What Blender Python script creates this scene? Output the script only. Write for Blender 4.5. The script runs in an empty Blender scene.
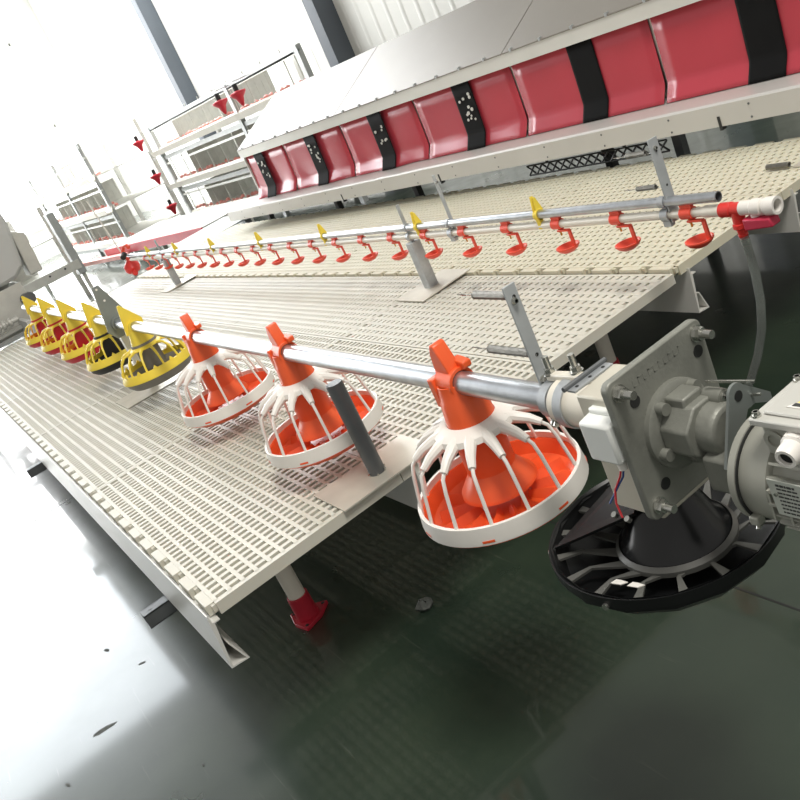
import bpy, bmesh, math, random
from mathutils import Vector, Matrix
random.seed(7)
SC = bpy.context.scene
COL = SC.collection
PI = math.pi

# ------------------------------------------------------------------ camera
cam_d = bpy.data.cameras.new('camera'); cam = bpy.data.objects.new('camera', cam_d); COL.objects.link(cam)
CH = 1.386
R0 = Vector((0.5100652, 0.7628598, -0.3973392)); R1 = Vector((0.1154146, -0.5184731, -0.8472692)); R2 = Vector((-0.8523573, 0.3863038, -0.3525003))
mw = Matrix((R0, -R1, -R2)).transposed().to_4x4(); mw.translation = Vector((0, 0, CH))
cam.matrix_world = mw
cam_d.sensor_width = 36.0; cam_d.lens = 878.716 / 800 * 36; cam_d.clip_start = 0.02; cam_d.clip_end = 200
SC.camera = cam
# ------------------------------------------------------------------ world and big lights
W = bpy.data.worlds.new('world'); SC.world = W; W.use_nodes = True
W.node_tree.nodes['Background'].inputs[0].default_value = (1.0, 0.975, 0.93, 1)
W.node_tree.nodes['Background'].inputs[1].default_value = 0.45
def area(name, loc, target, sx, sy, power, col):
    d = bpy.data.lights.new(name, 'AREA'); d.shape = 'RECTANGLE'; d.size = sx; d.size_y = sy; d.energy = power; d.color = col
    o = bpy.data.objects.new(name, d); COL.objects.link(o); o.location = loc
    o.rotation_euler = (Vector(target) - Vector(loc)).to_track_quat('-Z', 'Y').to_euler()
    return o
area('roof_skylight', (-20.7, -2.7, 7.6), (-20.7, -2.69, 0), 9.6, 6.6, 1450, (0.89, 0.95, 1.0))
area('added_rack_fill', (-17.2, 4.7, 7.6), (-17.2, 4.71, 0), 9.0, 3.0, 1500, (0.97, 0.985, 1.0))  # added fill light, not a known skylight; bleaches the racks and far walls
area('hall_lamps', (1.15, 1.05, 6.6), (-1.2, 1.2, 0), 1.7, 1.7, 320, (1.0, 0.965, 0.90))
SC.view_settings.view_transform = 'Standard'; SC.view_settings.look = 'None'
SC.view_settings.exposure = 0.0; SC.view_settings.gamma = 1.0; SC.view_settings.use_curve_mapping = False
SC.cycles.max_bounces = 6; SC.cycles.diffuse_bounces = 3; SC.cycles.glossy_bounces = 3; SC.cycles.use_denoising = True
SC.cycles.sample_clamp_indirect = 6.0

# ------------------------------------------------------------------ materials
def srgb(h):
    c = [int(h[i:i + 2], 16) / 255 for i in (0, 2, 4)]
    return tuple((x / 12.92 if x <= .04045 else ((x + .055) / 1.055) ** 2.4) for x in c) + (1,)
def mat(name, hexcol, rough=.5, metal=0., var=.06, scale=12., coat=0., trans=0., bump=0., bscale=60., emit=0., sss=0., spec=.5, hex2=None):
    m = bpy.data.materials.new(name); m.use_nodes = True
    nt = m.node_tree; b = nt.nodes['Principled BSDF']; L = nt.links
    c = srgb(hexcol)
    tc = nt.nodes.new('ShaderNodeTexCoord'); nz = nt.nodes.new('ShaderNodeTexNoise')
    nz.inputs['Scale'].default_value = scale; nz.inputs['Detail'].default_value = 4
    L.new(tc.outputs['Object'], nz.inputs['Vector'])
    rp = nt.nodes.new('ShaderNodeValToRGB')
    if hex2: d, u = srgb(hex2), c
    else:
        d = tuple(x * (1 - var) for x in c[:3]) + (1,); u = tuple(min(1, x * (1 + var)) for x in c[:3]) + (1,)
    rp.color_ramp.elements[0].position = .35; rp.color_ramp.elements[0].color = d
    rp.color_ramp.elements[1].position = .65; rp.color_ramp.elements[1].color = u
    L.new(nz.outputs['Fac'], rp.inputs['Fac']); L.new(rp.outputs['Color'], b.inputs['Base Color'])
    b.inputs['Roughness'].default_value = rough; b.inputs['Metallic'].default_value = metal
    b.inputs['Coat Weight'].default_value = coat; b.inputs['Transmission Weight'].default_value = trans
    b.inputs['Specular IOR Level'].default_value = spec
    if sss: b.inputs['Subsurface Weight'].default_value = sss; b.inputs['Subsurface Radius'].default_value = (.02, .016, .012)
    if emit:
        b.inputs['Emission Color'].default_value = c; b.inputs['Emission Strength'].default_value = emit
    if bump:
        n2 = nt.nodes.new('ShaderNodeTexNoise'); n2.inputs['Scale'].default_value = bscale; n2.inputs['Detail'].default_value = 3
        bp = nt.nodes.new('ShaderNodeBump'); bp.inputs['Strength'].default_value = bump; bp.inputs['Distance'].default_value = .004
        L.new(tc.outputs['Object'], n2.inputs['Vector']); L.new(n2.outputs['Fac'], bp.inputs['Height']); L.new(bp.outputs['Normal'], b.inputs['Normal'])
    return m
M = {}
M['slat'] = mat('cream_plastic', 'd3d0c3', .5, var=.03, scale=5, sss=.35)
M['slat_y'] = mat('yellowish_plastic', 'd8d3bd', .5, var=.04, scale=4, sss=.35)
M['galv'] = mat('galvanised_steel', 'b4b8bb', .4, .45, var=.12, scale=25)
M['galvpipe'] = mat('galvanised_pipe', 'bcc0c4', .3, .9, var=.1, scale=30)
M['castgrey'] = mat('cast_grey', '8b8c84', .5, .35, var=.07, scale=30, bump=.15, bscale=150)
M['motor'] = mat('motor_grey', 'a3a399', .45, .25, var=.05, scale=20)
M['lid'] = mat('lid_grey', 'c9c8c1', .45, .15, var=.03)
M['bracket'] = mat('bracket_grey', '8f9592', .45, .5, var=.06)
M['dksteel'] = mat('dark_steel', '6d7072', .45, .6, var=.1)
M['dark'] = mat('dark_metal', '2b2c2b', .5, .2, var=.1)
M['black'] = mat('black_plastic', '141516', .34, var=.1, spec=.35)
M['blackgloss'] = mat('glossy_black', '121314', .22, var=.1)
M['blacksheet'] = mat('black_sheet', '151617', .6, var=.1, spec=.15)
M['blackgrey'] = mat('grey_black_plastic', '5a5a56', .45, var=.15)
M['orange'] = mat('orange_plastic', 'f46230', .33, var=.04, scale=6, sss=.05)
M['orange2'] = mat('orange_skirt', 'fa6b3a', .35, var=.04, scale=6)
M['white'] = mat('white_plastic', 'efebe4', .38, var=.02)
M['white2'] = mat('white_box', 'eceeea', .4, var=.02)
M['cream'] = mat('cream_pipe', 'e6e0d2', .4, var=.03)
M['beige'] = mat('beige_sheet', 'cfcabb', .4, .1, var=.05, scale=6)
M['plate'] = mat('galv_plate', 'cbc6b9', .42, .2, var=.07, scale=9)
M['yellow'] = mat('yellow_plastic', 'f8dc4c', .4, var=.05)
M['red'] = mat('red_plastic', 'e23a34', .35, var=.05)
M['redorange'] = mat('coral_plastic', 'f4563f', .35, var=.05, sss=.05)
M['pinkred'] = mat('crimson_plastic', 'c93350', .4, var=.05)
M['redfoot'] = mat('red_foot', 'b32033', .45, var=.08)
M['panred'] = mat('pan_red', 'd02a3a', .4, var=.05)
M['pangrey'] = mat('pan_grey', '83807a', .5, var=.06)
M['panblack'] = mat('pan_black', '2b2b2d', .5, var=.06)
M['brass'] = mat('brass', 'd9a640', .35, .8)
M['chrome'] = mat('chrome', 'c4c4be', .25, .95)
M['flatgalv'] = mat('flat_galvanised', 'b4b8b9', .45, .15, var=.06, scale=20)
M['spring'] = mat('spring_steel', '83817a', .4, .8, var=.12, scale=90)
M['curtain'] = mat('pink_curtain', 'ba3f4c', .24, var=.05, scale=3, bump=.12, bscale=7)
M['strip'] = mat('black_rubber', '121212', .7, var=.1, spec=.12)
M['roof'] = mat('grey_roof', '837e76', .42, .1, var=.03, scale=2)
M['nestwhite'] = mat('white_sheet', 'd9d8d2', .4, .15, var=.04, scale=3)
M['tray'] = mat('tray_grey', 'cbc9c4', .4, .15, var=.03, scale=3)
M['wall'] = mat('wall_panel', 'e4e3dc', .6, var=.02, scale=2)
M['column'] = mat('column_grey', '565c63', .6, .0, var=.06, scale=2)
M['rack'] = mat('rack_steel', 'd5d4cd', .45, .2, var=.05)
M['rackd'] = mat('rack_dark', 'b3b6b5', .45, .3, var=.05)
M['trough'] = mat('trough', 'ebe6da', .45, var=.03)
M['pinkcup'] = mat('pink_cup', 'e99a8f', .45, var=.1)
M['machine'] = mat('machine_grey', 'cccdcb', .4, .1, var=.03, scale=3)
M['wire_r'] = mat('wire_red', 'd8323a', .4)
M['wire_b'] = mat('wire_blue', '2b4a8c', .4)
M['ink'] = mat('ink', '3a3b39', .6)
M['sticker'] = mat('sticker_yellow', 'f2dc4a', .5)
M['label'] = mat('nameplate', 'c8cbc2', .4, .3)
M['rubble'] = mat('rubble', '4f524e', .8, var=.2, scale=80)
M['glass'] = mat('daylight_pane', 'ffffff', .3, emit=8.0)
# clear hose
hm = mat('clear_hose', 'cfd4cf', .15, trans=.75); M['hose'] = hm

def floor_material():
    m = bpy.data.materials.new('green_epoxy_floor'); m.use_nodes = True; nt = m.node_tree; L = nt.links
    b = nt.nodes['Principled BSDF']
    tc = nt.nodes.new('ShaderNodeTexCoord')
    def noise(sc, det, vec=None, rough=.55):
        n = nt.nodes.new('ShaderNodeTexNoise'); n.inputs['Scale'].default_value = sc; n.inputs['Detail'].default_value = det; n.inputs['Roughness'].default_value = rough
        L.new(vec or tc.outputs['Object'], n.inputs['Vector']); return n
    def ramp(src, p0, c0, p1, c1):
        r = nt.nodes.new('ShaderNodeValToRGB'); r.color_ramp.elements[0].position = p0; r.color_ramp.elements[0].color = c0
        r.color_ramp.elements[1].position = p1; r.color_ramp.elements[1].color = c1; L.new(src, r.inputs['Fac']); return r
    n1 = noise(2.2, 5)
    base = ramp(n1.outputs['Fac'], .35, (.017, .030, .020, 1), .7, (.036, .053, .034, 1))
    # long scuffs
    mp = nt.nodes.new('ShaderNodeMapping'); mp.inputs['Scale'].default_value = (1.0, 22, 1); mp.inputs['Rotation'].default_value = (0, 0, .5)
    L.new(tc.outputs['Object'], mp.inputs['Vector'])
    n2 = noise(3.0, 6, mp.outputs['Vector'], .65)
    sc = ramp(n2.outputs['Fac'], .63, (0, 0, 0, 1), .78, (1, 1, 1, 1))
    mx = nt.nodes.new('ShaderNodeMix'); mx.data_type = 'RGBA'
    mul = nt.nodes.new('ShaderNodeMath'); mul.operation = 'MULTIPLY'; mul.inputs[1].default_value = .4
    L.new(sc.outputs['Color'], mul.inputs[0]); L.new(mul.outputs[0], mx.inputs['Factor'])
    L.new(base.outputs['Color'], mx.inputs['A']); mx.inputs['B'].default_value = (.14, .15, .12, 1)
    L.new(mx.outputs['Result'], b.inputs['Base Color'])
    n3 = noise(4.0, 4)
    rr = ramp(n3.outputs['Fac'], .3, (.26, .26, .26, 1), .75, (.40, .40, .40, 1))
    L.new(rr.outputs['Color'], b.inputs['Roughness'])
    n4 = noise(1.3, 2); bp = nt.nodes.new('ShaderNodeBump'); bp.inputs['Strength'].default_value = .05; bp.inputs['Distance'].default_value = .02
    L.new(n4.outputs['Fac'], bp.inputs['Height']); L.new(bp.outputs['Normal'], b.inputs['Normal'])
    b.inputs['Specular IOR Level'].default_value = .32
    b.inputs['Coat Weight'].default_value = .75; b.inputs['Coat Roughness'].default_value = .07; b.inputs['Coat IOR'].default_value = 1.5
    L.new(bp.outputs['Normal'], b.inputs['Coat Normal'])
    return m
M['floor'] = floor_material()

# ------------------------------------------------------------------ mesh builder
def frame(d):
    d = d.normalized(); a = Vector((0, 0, 1)) if abs(d.z) < .9 else Vector((1, 0, 0))
    u = d.cross(a).normalized(); return u, d.cross(u).normalized()
class MB:
    def __init__(s): s.v = []; s.f = []
    def add(s, vs, fs):
        o = len(s.v); s.v += [tuple(v) for v in vs]; s.f += [tuple(i + o for i in f) for f in fs]; return s
    def box(s, x0, x1, y0, y1, z0, z1):
        return s.add([(x, y, z) for x in (x0, x1) for y in (y0, y1) for z in (z0, z1)],
                     [(0, 1, 3, 2), (4, 6, 7, 5), (0, 4, 5, 1), (2, 3, 7, 6), (0, 2, 6, 4), (1, 5, 7, 3)])
    def prism(s, pts, off):
        n = len(pts); P = [Vector(p) for p in pts]; off = Vector(off)
        return s.add(P + [p + off for p in P], [tuple(range(n))[::-1], tuple(range(n, 2 * n))] + [(i, (i + 1) % n, n + (i + 1) % n, n + i) for i in range(n)])
    def bar(s, a, b, w, h, up=(0, 0, 1)):          # rectangular bar between two points
        a = Vector(a); b = Vector(b); d = (b - a).normalized(); up = Vector(up)
        u = d.cross(up); u = u.normalized() if u.length > 1e-4 else frame(d)[0]; n = u.cross(d).normalized()
        q = [a + u * (i * w / 2) + n * (j * h / 2) for i, j in ((-1, -1), (1, -1), (1, 1), (-1, 1))]
        return s.prism(q, b - a)
    def tube(s, pts, r, seg=10, caps=True, radii=None):
        P = [Vector(p) for p in pts]; n = len(P); u, v = frame(P[1] - P[0]); vs = []
        for i, p in enumerate(P):
            t = (P[min(i + 1, n - 1)] - P[max(i - 1, 0)]).normalized()
            u = (u - t * u.dot(t)).normalized(); v = t.cross(u)
            k = radii[i] if radii else r
            vs += [p + (u * math.cos(2 * PI * j / seg) + v * math.sin(2 * PI * j / seg)) * k for j in range(seg)]
        fs = [(i * seg + j, i * seg + (j + 1) % seg, (i + 1) * seg + (j + 1) % seg, (i + 1) * seg + j) for i in range(n - 1) for j in range(seg)]
        if caps: fs += [tuple(range(seg))[::-1], tuple((n - 1) * seg + j for j in range(seg))]
        return s.add(vs, fs)
    def lathe(s, prof, c=(0, 0, 0), axis=(0, 0, 1), seg=40, closed=False, cap0=False, cap1=False, a0=0., a1=2 * PI):
        c = Vector(c); ax = Vector(axis).normalized(); u, v = frame(ax); full = abs(a1 - a0 - 2 * PI) < 1e-6
        k = seg if full else seg + 1; vs = []
        for r, h in prof:
            vs += [c + ax * h + (u * math.cos(a0 + (a1 - a0) * j / seg) + v * math.sin(a0 + (a1 - a0) * j / seg)) * r for j in range(k)]
        n = len(prof); fs = []
        for i in range(n if closed else n - 1):
            i2 = (i + 1) % n
            for j in range(seg):
                j2 = (j + 1) % k
                fs.append((i * k + j, i * k + j2, i2 * k + j2, i2 * k + j))
        if cap0: fs.append(tuple(range(k))[::-1])
        if cap1: fs.append(tuple((n - 1) * k + j for j in range(k)))
        return s.add(vs, fs)
    def cyl(s, a, b, r, seg=20, r2=None):
        return s.tube([a, b], r, seg, True, [r, r if r2 is None else r2])
    def hexnut(s, a, b, r): return s.tube([a, b], r, 6)
    def build(s, name, m, parent=None, bevel=0., smooth=35, origin=None):
        me = bpy.data.meshes.new(name)
        off = Vector(origin) if origin is not None else (WL[parent.name] if parent else Vector((0, 0, 0)))
        me.from_pydata([tuple(Vector(v) - off) for v in s.v], [], s.f)
        bm = bmesh.new(); bm.from_mesh(me); bmesh.ops.recalc_face_normals(bm, faces=bm.faces); bm.to_mesh(me); bm.free()
        for p in me.polygons: p.use_smooth = True
        me.set_sharp_from_angle(angle=math.radians(smooth))
        me.materials.append(M[m] if isinstance(m, str) else m)
        o = bpy.data.objects.new(name, me); COL.objects.link(o)
        if parent: o.parent = parent
        elif origin is not None: o.location = origin
        WL[o.name] = off
        if bevel:
            b = o.modifiers.new('bevel', 'BEVEL'); b.width = bevel; b.segments = 2; b.limit_method = 'ANGLE'
        return o
WL = {}
def tag(o, label=None, cat=None, group=None, kind=None):
    if label: o['label'] = label
    if cat: o['category'] = cat
    if group: o['group'] = group
    if kind: o['kind'] = kind
    return o
def thing(name, loc, label, cat, group=None):
    o = bpy.data.objects.new(name, None); COL.objects.link(o); o.location = loc; o.empty_display_size = .05
    WL[o.name] = Vector(loc); return tag(o, label, cat, group)
def copy_tree(o, loc, label, group=None):
    r = o.copy(); COL.objects.link(r); r.location = loc; r['label'] = label
    if group: r['group'] = group
    WL[r.name] = Vector(loc)
    for ch in list(o.children):
        c = ch.copy(); COL.objects.link(c); c.parent = r
        for g in list(ch.children):
            d = g.copy(); COL.objects.link(d); d.parent = c
    return r
def struct(mb, name, m, **k): return tag(mb.build(name, m, **k), kind='structure')
ORD = ['first', 'second', 'third', 'fourth', 'fifth', 'sixth', 'seventh', 'eighth', 'ninth', 'tenth', 'eleventh', 'twelfth', 'thirteenth', 'fourteenth', 'fifteenth', 'sixteenth', 'seventeenth', 'eighteenth', 'nineteenth', 'twentieth', 'twenty-first', 'twenty-second', 'twenty-third', 'twenty-fourth']

# ------------------------------------------------------------------ setting
struct(MB().box(-26, 4, -14, 7.2, -.1, 0), 'floor', 'floor')
b = MB().box(-26, 4, 6.86, 7.0, 0, 8)
x = -25.9
while x < 3.9:                                   # vertical ribs of the sheet cladding
    b.prism([(x, 6.86, 0), (x + .03, 6.850, 0), (x + .07, 6.850, 0), (x + .10, 6.86, 0)], (0, 0, 8)); x += .33
struct(b, 'wall_back', 'wall')
# end wall with a big glazed opening
b = MB().box(-26, -25.8, -14, 7, 0, .8).box(-26, -25.8, -14, 7, 7.4, 8).box(-26, -25.8, 5.9, 7, .8, 7.4).box(-26, -25.8, -14, -12, .8, 7.4)
struct(b, 'wall_left', 'wall')
b = MB()
for i in range(7): b.box(-25.86, -25.78, -12 + i * 17.9 / 6 - .04, -12 + i * 17.9 / 6 + .04, .8, 7.4)
for z in (.8, 3.0, 5.2, 7.4): b.box(-25.86, -25.78, -12, 5.9, z - .04, z + .04)
struct(b, 'trim_1', 'wall')
struct(MB().box(-25.9, -25.87, -12, 5.9, .8, 7.4), 'window_1', 'glass')
for i, xx in enumerate((-17.85, -11.63, -5.4, .8)):
    b = MB().box(xx - .13, xx + .13, 6.56, 6.575, 0, 8).box(xx + .105, xx + .13, 6.575, 6.86, 0, 8).box(xx - .13, xx - .105, 6.575, 6.86, 0, 8)
    struct(b, 'trim_%d' % (i + 2), 'column')
# joints cut in the floor finish
struct(MB().box(-12, 4, 1.144, 1.150, 0, .0006), 'trim_6', 'dark')
struct(MB().box(-4.790, -4.776, -12, 6.8, 0, .0006), 'trim_7', 'dark')

# ------------------------------------------------------------------ slatted floor panels
PL, DZ = 1.2236, .486
def panel(w, rows, cols, stag, tabs_lo, tabs_hi, m, name):
    b = MB(); L = PL - .004; rimw, top = .011, 0.
    b.box(0, rimw, 0, w, -.03, top).box(L - rimw - .006, L, 0, w, -.03, top).box(rimw, L - rimw, 0, rimw, -.03, top).box(rimw, L - rimw, w - rimw, w, -.03, top)
    py = (w - 2 * rimw + .008) / rows; rw = .0095 if stag else .0054
    for i in range(1, rows): b.box(rimw, L - rimw, rimw - .004 + i * py - rw, rimw - .004 + i * py + rw, -.028, top)
    px = (L - 2 * rimw) / cols
    if not stag:
        for j in range(1, cols): b.box(rimw + j * px - .0068, rimw + j * px + .0068, rimw, w - rimw, -.028 if j % 2 else -.022, top - .0006)
    else:
        for i in range(rows):
            y0, y1 = rimw - .004 + i * py, rimw - .004 + (i + 1) * py
            for j in range(cols + 1):
                xx = rimw + (j + (.5 if i % 2 else 0)) * px
                if .012 < xx < L - .015: b.box(xx - .0110, xx + .0110, y0, y1, -.028, top - .0006)
    for flag, y, sgn in ((tabs_lo, 0, -1), (tabs_hi, w, 1)):
        if flag:
            for k in range(10):
                xc = .061 + k * .1224
                b.box(xc - .040, xc + .040, min(y, y + sgn * .022), max(y, y + sgn * .022), -.028, top - .001)
                b.box(xc + .040, xc + .052, min(y, y + sgn * .010), max(y, y + sgn * .010), -.02, top - .004)
    return b.build(name, m, origin=(0, 0, 0))
rows = [('outer left row beside the open floor', .205, .528, 14, 40, False, True, False, 'slat', 0),
        ('row under the feeder pipe side', .735, .518, 14, 40, False, False, False, 'slat', 0),
        ('middle row between feeder and water lines', 1.257, .515, 13, 36, True, False, False, 'slat', .0),
        ('cream-yellow row under the water line', 1.80, .50, 13, 36, True, True, False, 'slat_y', .012),
        ('cream-yellow row along the nest tray', 2.303, .50, 13, 36, True, False, True, 'slat_y', .012)]
for rn, y, w, nr, nc, st, tl, th, m, dz in rows:
    proto = panel(w, nr, nc, st, tl, th, m, 'slat_panel')
    for k in range(5):
        o = proto if k == 0 else proto.copy()
        if k: COL.objects.link(o)
        o.location = (-1.80 - PL * (k + 1), y, DZ + dz)
        tag(o, 'slatted plastic floor panel, %s, %s from the near end' % (rn, ORD[k]), 'floor panel', 'slatted floor panels of the platform')

# support beams running along the platform
def beam(y0, label, dz=0):
    b = MB(); X0, X1 = -7.92, -1.795
    prof = [(y0 + .034, .452), (y0 + .034, .455), (y0 + .016, .455), (y0 + .014, .476), (y0 + .011, .476), (y0, .335), (y0 + .046, .330), (y0 + .024, .392), (y0 + .021, .390), (y0 + .040, .334), (y0 + .005, .338), (y0 + .020, .452)]
    b.prism([(X0, y, z + dz) for y, z in prof], (X1 - X0, 0, 0))
    o = b.build('support_beam', 'nestwhite', origin=(X0, y0, .33)); tag(o, label, 'beam', 'folded sheet beams under the platform')
beam(.161, 'pale folded sheet beam along the left edge of the platform')
beam(.760, 'pale folded sheet beam ending behind the near feeder cage under the platform')
beam(1.815, 'pale folded sheet beam with triangular end at the step in the platform')
beam(2.33, 'pale folded sheet beam ending near the white valve', .012)
for k, xx in enumerate((-2.33, -4.47, -6.62)):
    b = MB(); z0, z1 = .285, .327
    b.box(xx - .022, xx + .022, .085, 2.75, z1 - .003, z1).box(xx - .022, xx - .019, .085, 2.75, z0, z1).box(xx + .019, xx + .022, .085, 2.75, z0, z1).box(xx - .022, xx + .022, .085, 2.75, z0, z0 + .003)
    b.cyl((xx, .11, z1), (xx, .11, z1 + .001), .005, 10)
    tag(b.build('cross_rail', 'dksteel', origin=(xx, .085, z0)), 'dark steel cross rail sticking out under the left edge, %s from the near end' % ORD[k], 'rail', 'cross rails under the platform')
def leg(x, y, label):
    t = thing('support_leg', (x, y, 0), label, 'leg', 'white tube legs under the platform')
    MB().lathe([(.0, .285), (.027, .285), (.027, .07), (.0, .07)], (x, y, 0), seg=24).build('tube', 'cream', t)
    b = MB(); b.lathe([(.028, .09), (.033, .09), (.035, .012), (.0, .012)], (x, y, 0), seg=24)
    q = []
    for i in range(6):
        a = PI / 6 + i * PI / 3; q.append((x + (.072 if i % 2 else .05) * math.cos(a), y + (.072 if i % 2 else .05) * math.sin(a), 0))
    b.prism(q, (0, 0, .013)); f = b.build('foot', 'redfoot', t, bevel=.002); tag(f, 'red plastic foot')
    for i in (1, 3, 5):
        a = PI / 6 + i * PI / 3; MB().cyl((x + .056 * math.cos(a), y + .056 * math.sin(a), .0125), (x + .056 * math.cos(a), y + .056 * math.sin(a), .0142), .006, 8).build('screw_hole', 'dark', f)
for x, k in ((-2.33, 'near end'), (-4.47, 'middle rail'), (-6.62, 'far rail')):
    leg(x, .478, 'white tube leg on red foot under platform left edge, %s' % k)
    leg(x, 1.87, 'white tube leg on red foot under platform step, %s' % k)
    if x < -3: leg(x, 2.6, 'white tube leg on red foot by the nest side, %s' % k)

# ------------------------------------------------------------------ feeder line
FY, FZ = .706, .816
b = MB(); b.lathe([(.0215, 0), (.0215, 5.60), (.018, 5.60), (.018, 0)], (-6.63, FY, FZ), (1, 0, 0), 28, closed=True)
tag(b.build('feeder_pipe', 'galvpipe', origin=(-6.63, FY, FZ)), 'shiny galvanised feed pipe carrying the row of feeder pans', 'pipe')

def feeder_orange(label):
    # local origin: centre of the pan bottom; pipe axis at z = PZ
    PZ = FZ - .52; t = thing('feeder_pan', (0, 0, 0), label, 'feeder', 'feeder pans hanging from the feed pipe')
    # clamp cap over the pipe
    b = MB()
    b.lathe([(.036, PZ + .004), (.040, PZ - .025), (.043, PZ - .03), (.049, .212), (.046, .212), (.040, PZ - .028), (.033, PZ + .004)], seg=36, closed=True)
    b.lathe([(.0225, -.026), (.0295, -.026), (.0295, .026), (.0225, .026)], (0, 0, PZ), (1, 0, 0), 32, closed=True)
    c = b.build('clamp', 'orange', t, bevel=.001)
    b = MB()
    b.prism([(-.036, -.016, PZ - .015), (-.029, -.012, PZ + .058), (-.018, -.012, PZ + .079), (-.008, -.012, PZ + .077), (.016, -.016, PZ + .034), (.020, -.016, PZ - .01)], (0, .030, 0))
    b.prism([(-.040, -.034, PZ - .040), (-.040, -.034, PZ + .018), (-.024, -.034, PZ + .018), (-.018, -.034, PZ - .04)], (0, .05, 0))
    b.prism([(.012, .008, PZ + .018), (.036, .008, PZ + .024), (.036, .008, PZ + .036), (.0, .008, PZ + .042)], (0, .02, 0))
    b.build('fin', 'orange', c, bevel=.0025)
    # feed drop tube and skirt cone
    b = MB(); b.lathe([(.049, .212), (.049, .10), (.045, .10), (.045, .212)], seg=36, closed=True)
    b.build('drop_tube', 'orange', t)
    b = MB(); b.lathe([(.049, .114), (.053, .106), (.076, .078), (.077, .070), (.070, .072), (.044, .096)], seg=44, closed=True)
    tag(b.build('skirt_cone', 'orange2', t), 'lighter orange cone skirt')
    # dish
    b = MB(); b.lathe([(.0, .036), (.05, .040), (.10, .034), (.132, .032), (.150, .040), (.160, .068), (.167, .070), (.1685, .054), (.1685, .047), (.160, .043), (.140, .030), (.115, .022), (.0, .020)], seg=56)
    d = b.build('dish', 'orange', t)
    b = MB()
    for i in range(14):
        a = 2 * PI * i / 14; u = Vector((math.cos(a), math.sin(a), 0)); w = Vector((-u.y, u.x, 0))
        b.prism([u * .055 + w * .012 + Vector((0, 0, .032)), u * .055 - w * .012 + Vector((0, 0, .032)), u * .055 + Vector((0, 0, .052))], u * .080)
    b.build('divider', 'orange', d)
    # white grill
    b = MB(); b.lathe([(.049, .222), (.055, .222), (.080, .211), (.083, .200), (.047, .194)], seg=44, closed=True)
    g = b.build('grill_hub', 'white', t)
    N = 14; A = MB(); Rd = MB()
    for i in range(N):
        a = 2 * PI * (i + .3) / N; u = Vector((math.cos(a), math.sin(a), 0)); Z = Vector((0, 0, 1))
        P = [u * .052 + Z * .205, u * .082 + Z * .203, u * .110 + Z * .194, u * .130 + Z * .182]
        A = MB(); A.tube(P, 0, 10, True, [.0150, .0120, .0095, .0072]); A.build('arm', 'white', g)
        Rd = MB(); Rd.tube([u * .126 + Z * .184, u * .139 + Z * .174, u * .147 + Z * .150, u * .164 + Z * .066], .0037, 8); Rd.build('rod', 'white', g)
    b = MB(); b.lathe([(.1605, .084), (.1675, .084), (.1715, .056), (.1715, .050), (.1655, .050), (.1655, .058)], seg=64, closed=True)
    b.build('rim_ring', 'white', g)
    for i in range(7):
        a0 = 2 * PI * i / 7 + .2; MB().lathe([(.1718, .0545), (.1722, .0575), (.1716, .0595), (.170, .057)], seg=5, a0=a0, a1=a0 + .14, closed=True).build('slot', 'orange', g)
    return t
def feeder_yellow(label, mpan):
    PZ = FZ - .52; t = thing('feeder_pan', (0, 0, 0), label, 'feeder', 'feeder pans hanging from the feed pipe')
    b = MB(); b.lathe([(.034, PZ), (.042, PZ - .03), (.056, .205), (.052, .205), (.038, PZ - .03), (.030, PZ)], seg=32, closed=True)
    b.lathe([(.0225, -.028), (.031, -.028), (.031, .028), (.0225, .028)], (0, 0, PZ), (1, 0, 0), 28, closed=True)
    c = b.build('clamp', 'yellow', t)
    b = MB(); b.prism([(-.012, -.052, PZ - .03), (-.012, -.026, PZ + .128), (-.012, -.014, PZ + .128), (-.012, .050, PZ + .02), (-.012, .040, PZ - .03)], (.012, 0, 0))
    b.build('fin', 'yellow', c, bevel=.002)
    b = MB(); b.lathe([(.054, .207), (.061, .207), (.062, .194), (.055, .194)], seg=36, closed=True); tag(b.build('collar', mpan, t), 'coloured collar ring')
    b = MB(); b.lathe([(.052, .195), (.052, .07), (.046, .07), (.046, .195)], seg=32, closed=True); tag(b.build('drop_tube', mpan, t), 'coloured inner tube')
    b = MB(); b.lathe([(.0, .016), (.10, .016), (.140, .022), (.160, .058), (.167, .058), (.158, .022), (.140, 0), (.0, 0)], seg=48); tag(b.build('dish', mpan, t), 'coloured dish')
    b = MB(); b.lathe([(.054, .196), (.064, .194), (.082, .182), (.080, .178), (.054, .190)], seg=44, closed=True); g = b.build('grill_hub', 'yellow', t)
    for i in range(12):
        a = 2 * PI * i / 12; u = Vector((math.cos(a), math.sin(a), 0)); Z = Vector((0, 0, 1))
        A = MB(); A.tube([u * .076 + Z * .184, u * .112 + Z * .176, u * .136 + Z * .150, u * .150 + Z * .11, u * .161 + Z * .06], 0, 8, True, [.008, .0065, .0055, .005, .005]); A.build('bar', 'yellow', g)
    b = MB(); b.lathe([(.152, .088), (.158, .088), (.1715, .056), (.1715, .046), (.164, .046), (.164, .056)], seg=56, closed=True); b.build('rim_ring', 'yellow', g)
    for i in range(12):
        a = 2 * PI * (i + .5) / 12; B = MB(); u = Vector((math.cos(a), math.sin(a), 0)); w = Vector((-u.y, u.x, 0)); Z = Vector((0, 0, 1))
        B.prism([u * .155 + Z * .085 + w * .012, u * .155 + Z * .085 - w * .012, u * .150 + Z * .105], u * .006); B.build('tooth', 'yellow', g)
    return t
PB = .52
f0 = feeder_orange('orange and white feeder pan nearest the motor, hanging past the platform end'); f0.location = (-1.305, FY, PB); f0.scale = (.975, .975, 1)
copy_tree(f0, (-2.075, FY, PB), 'orange and white feeder pan behind the short grey pipe post')
copy_tree(f0, (-2.81, FY, PB), 'orange and white feeder pan next to the yellow and grey feeder')
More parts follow.
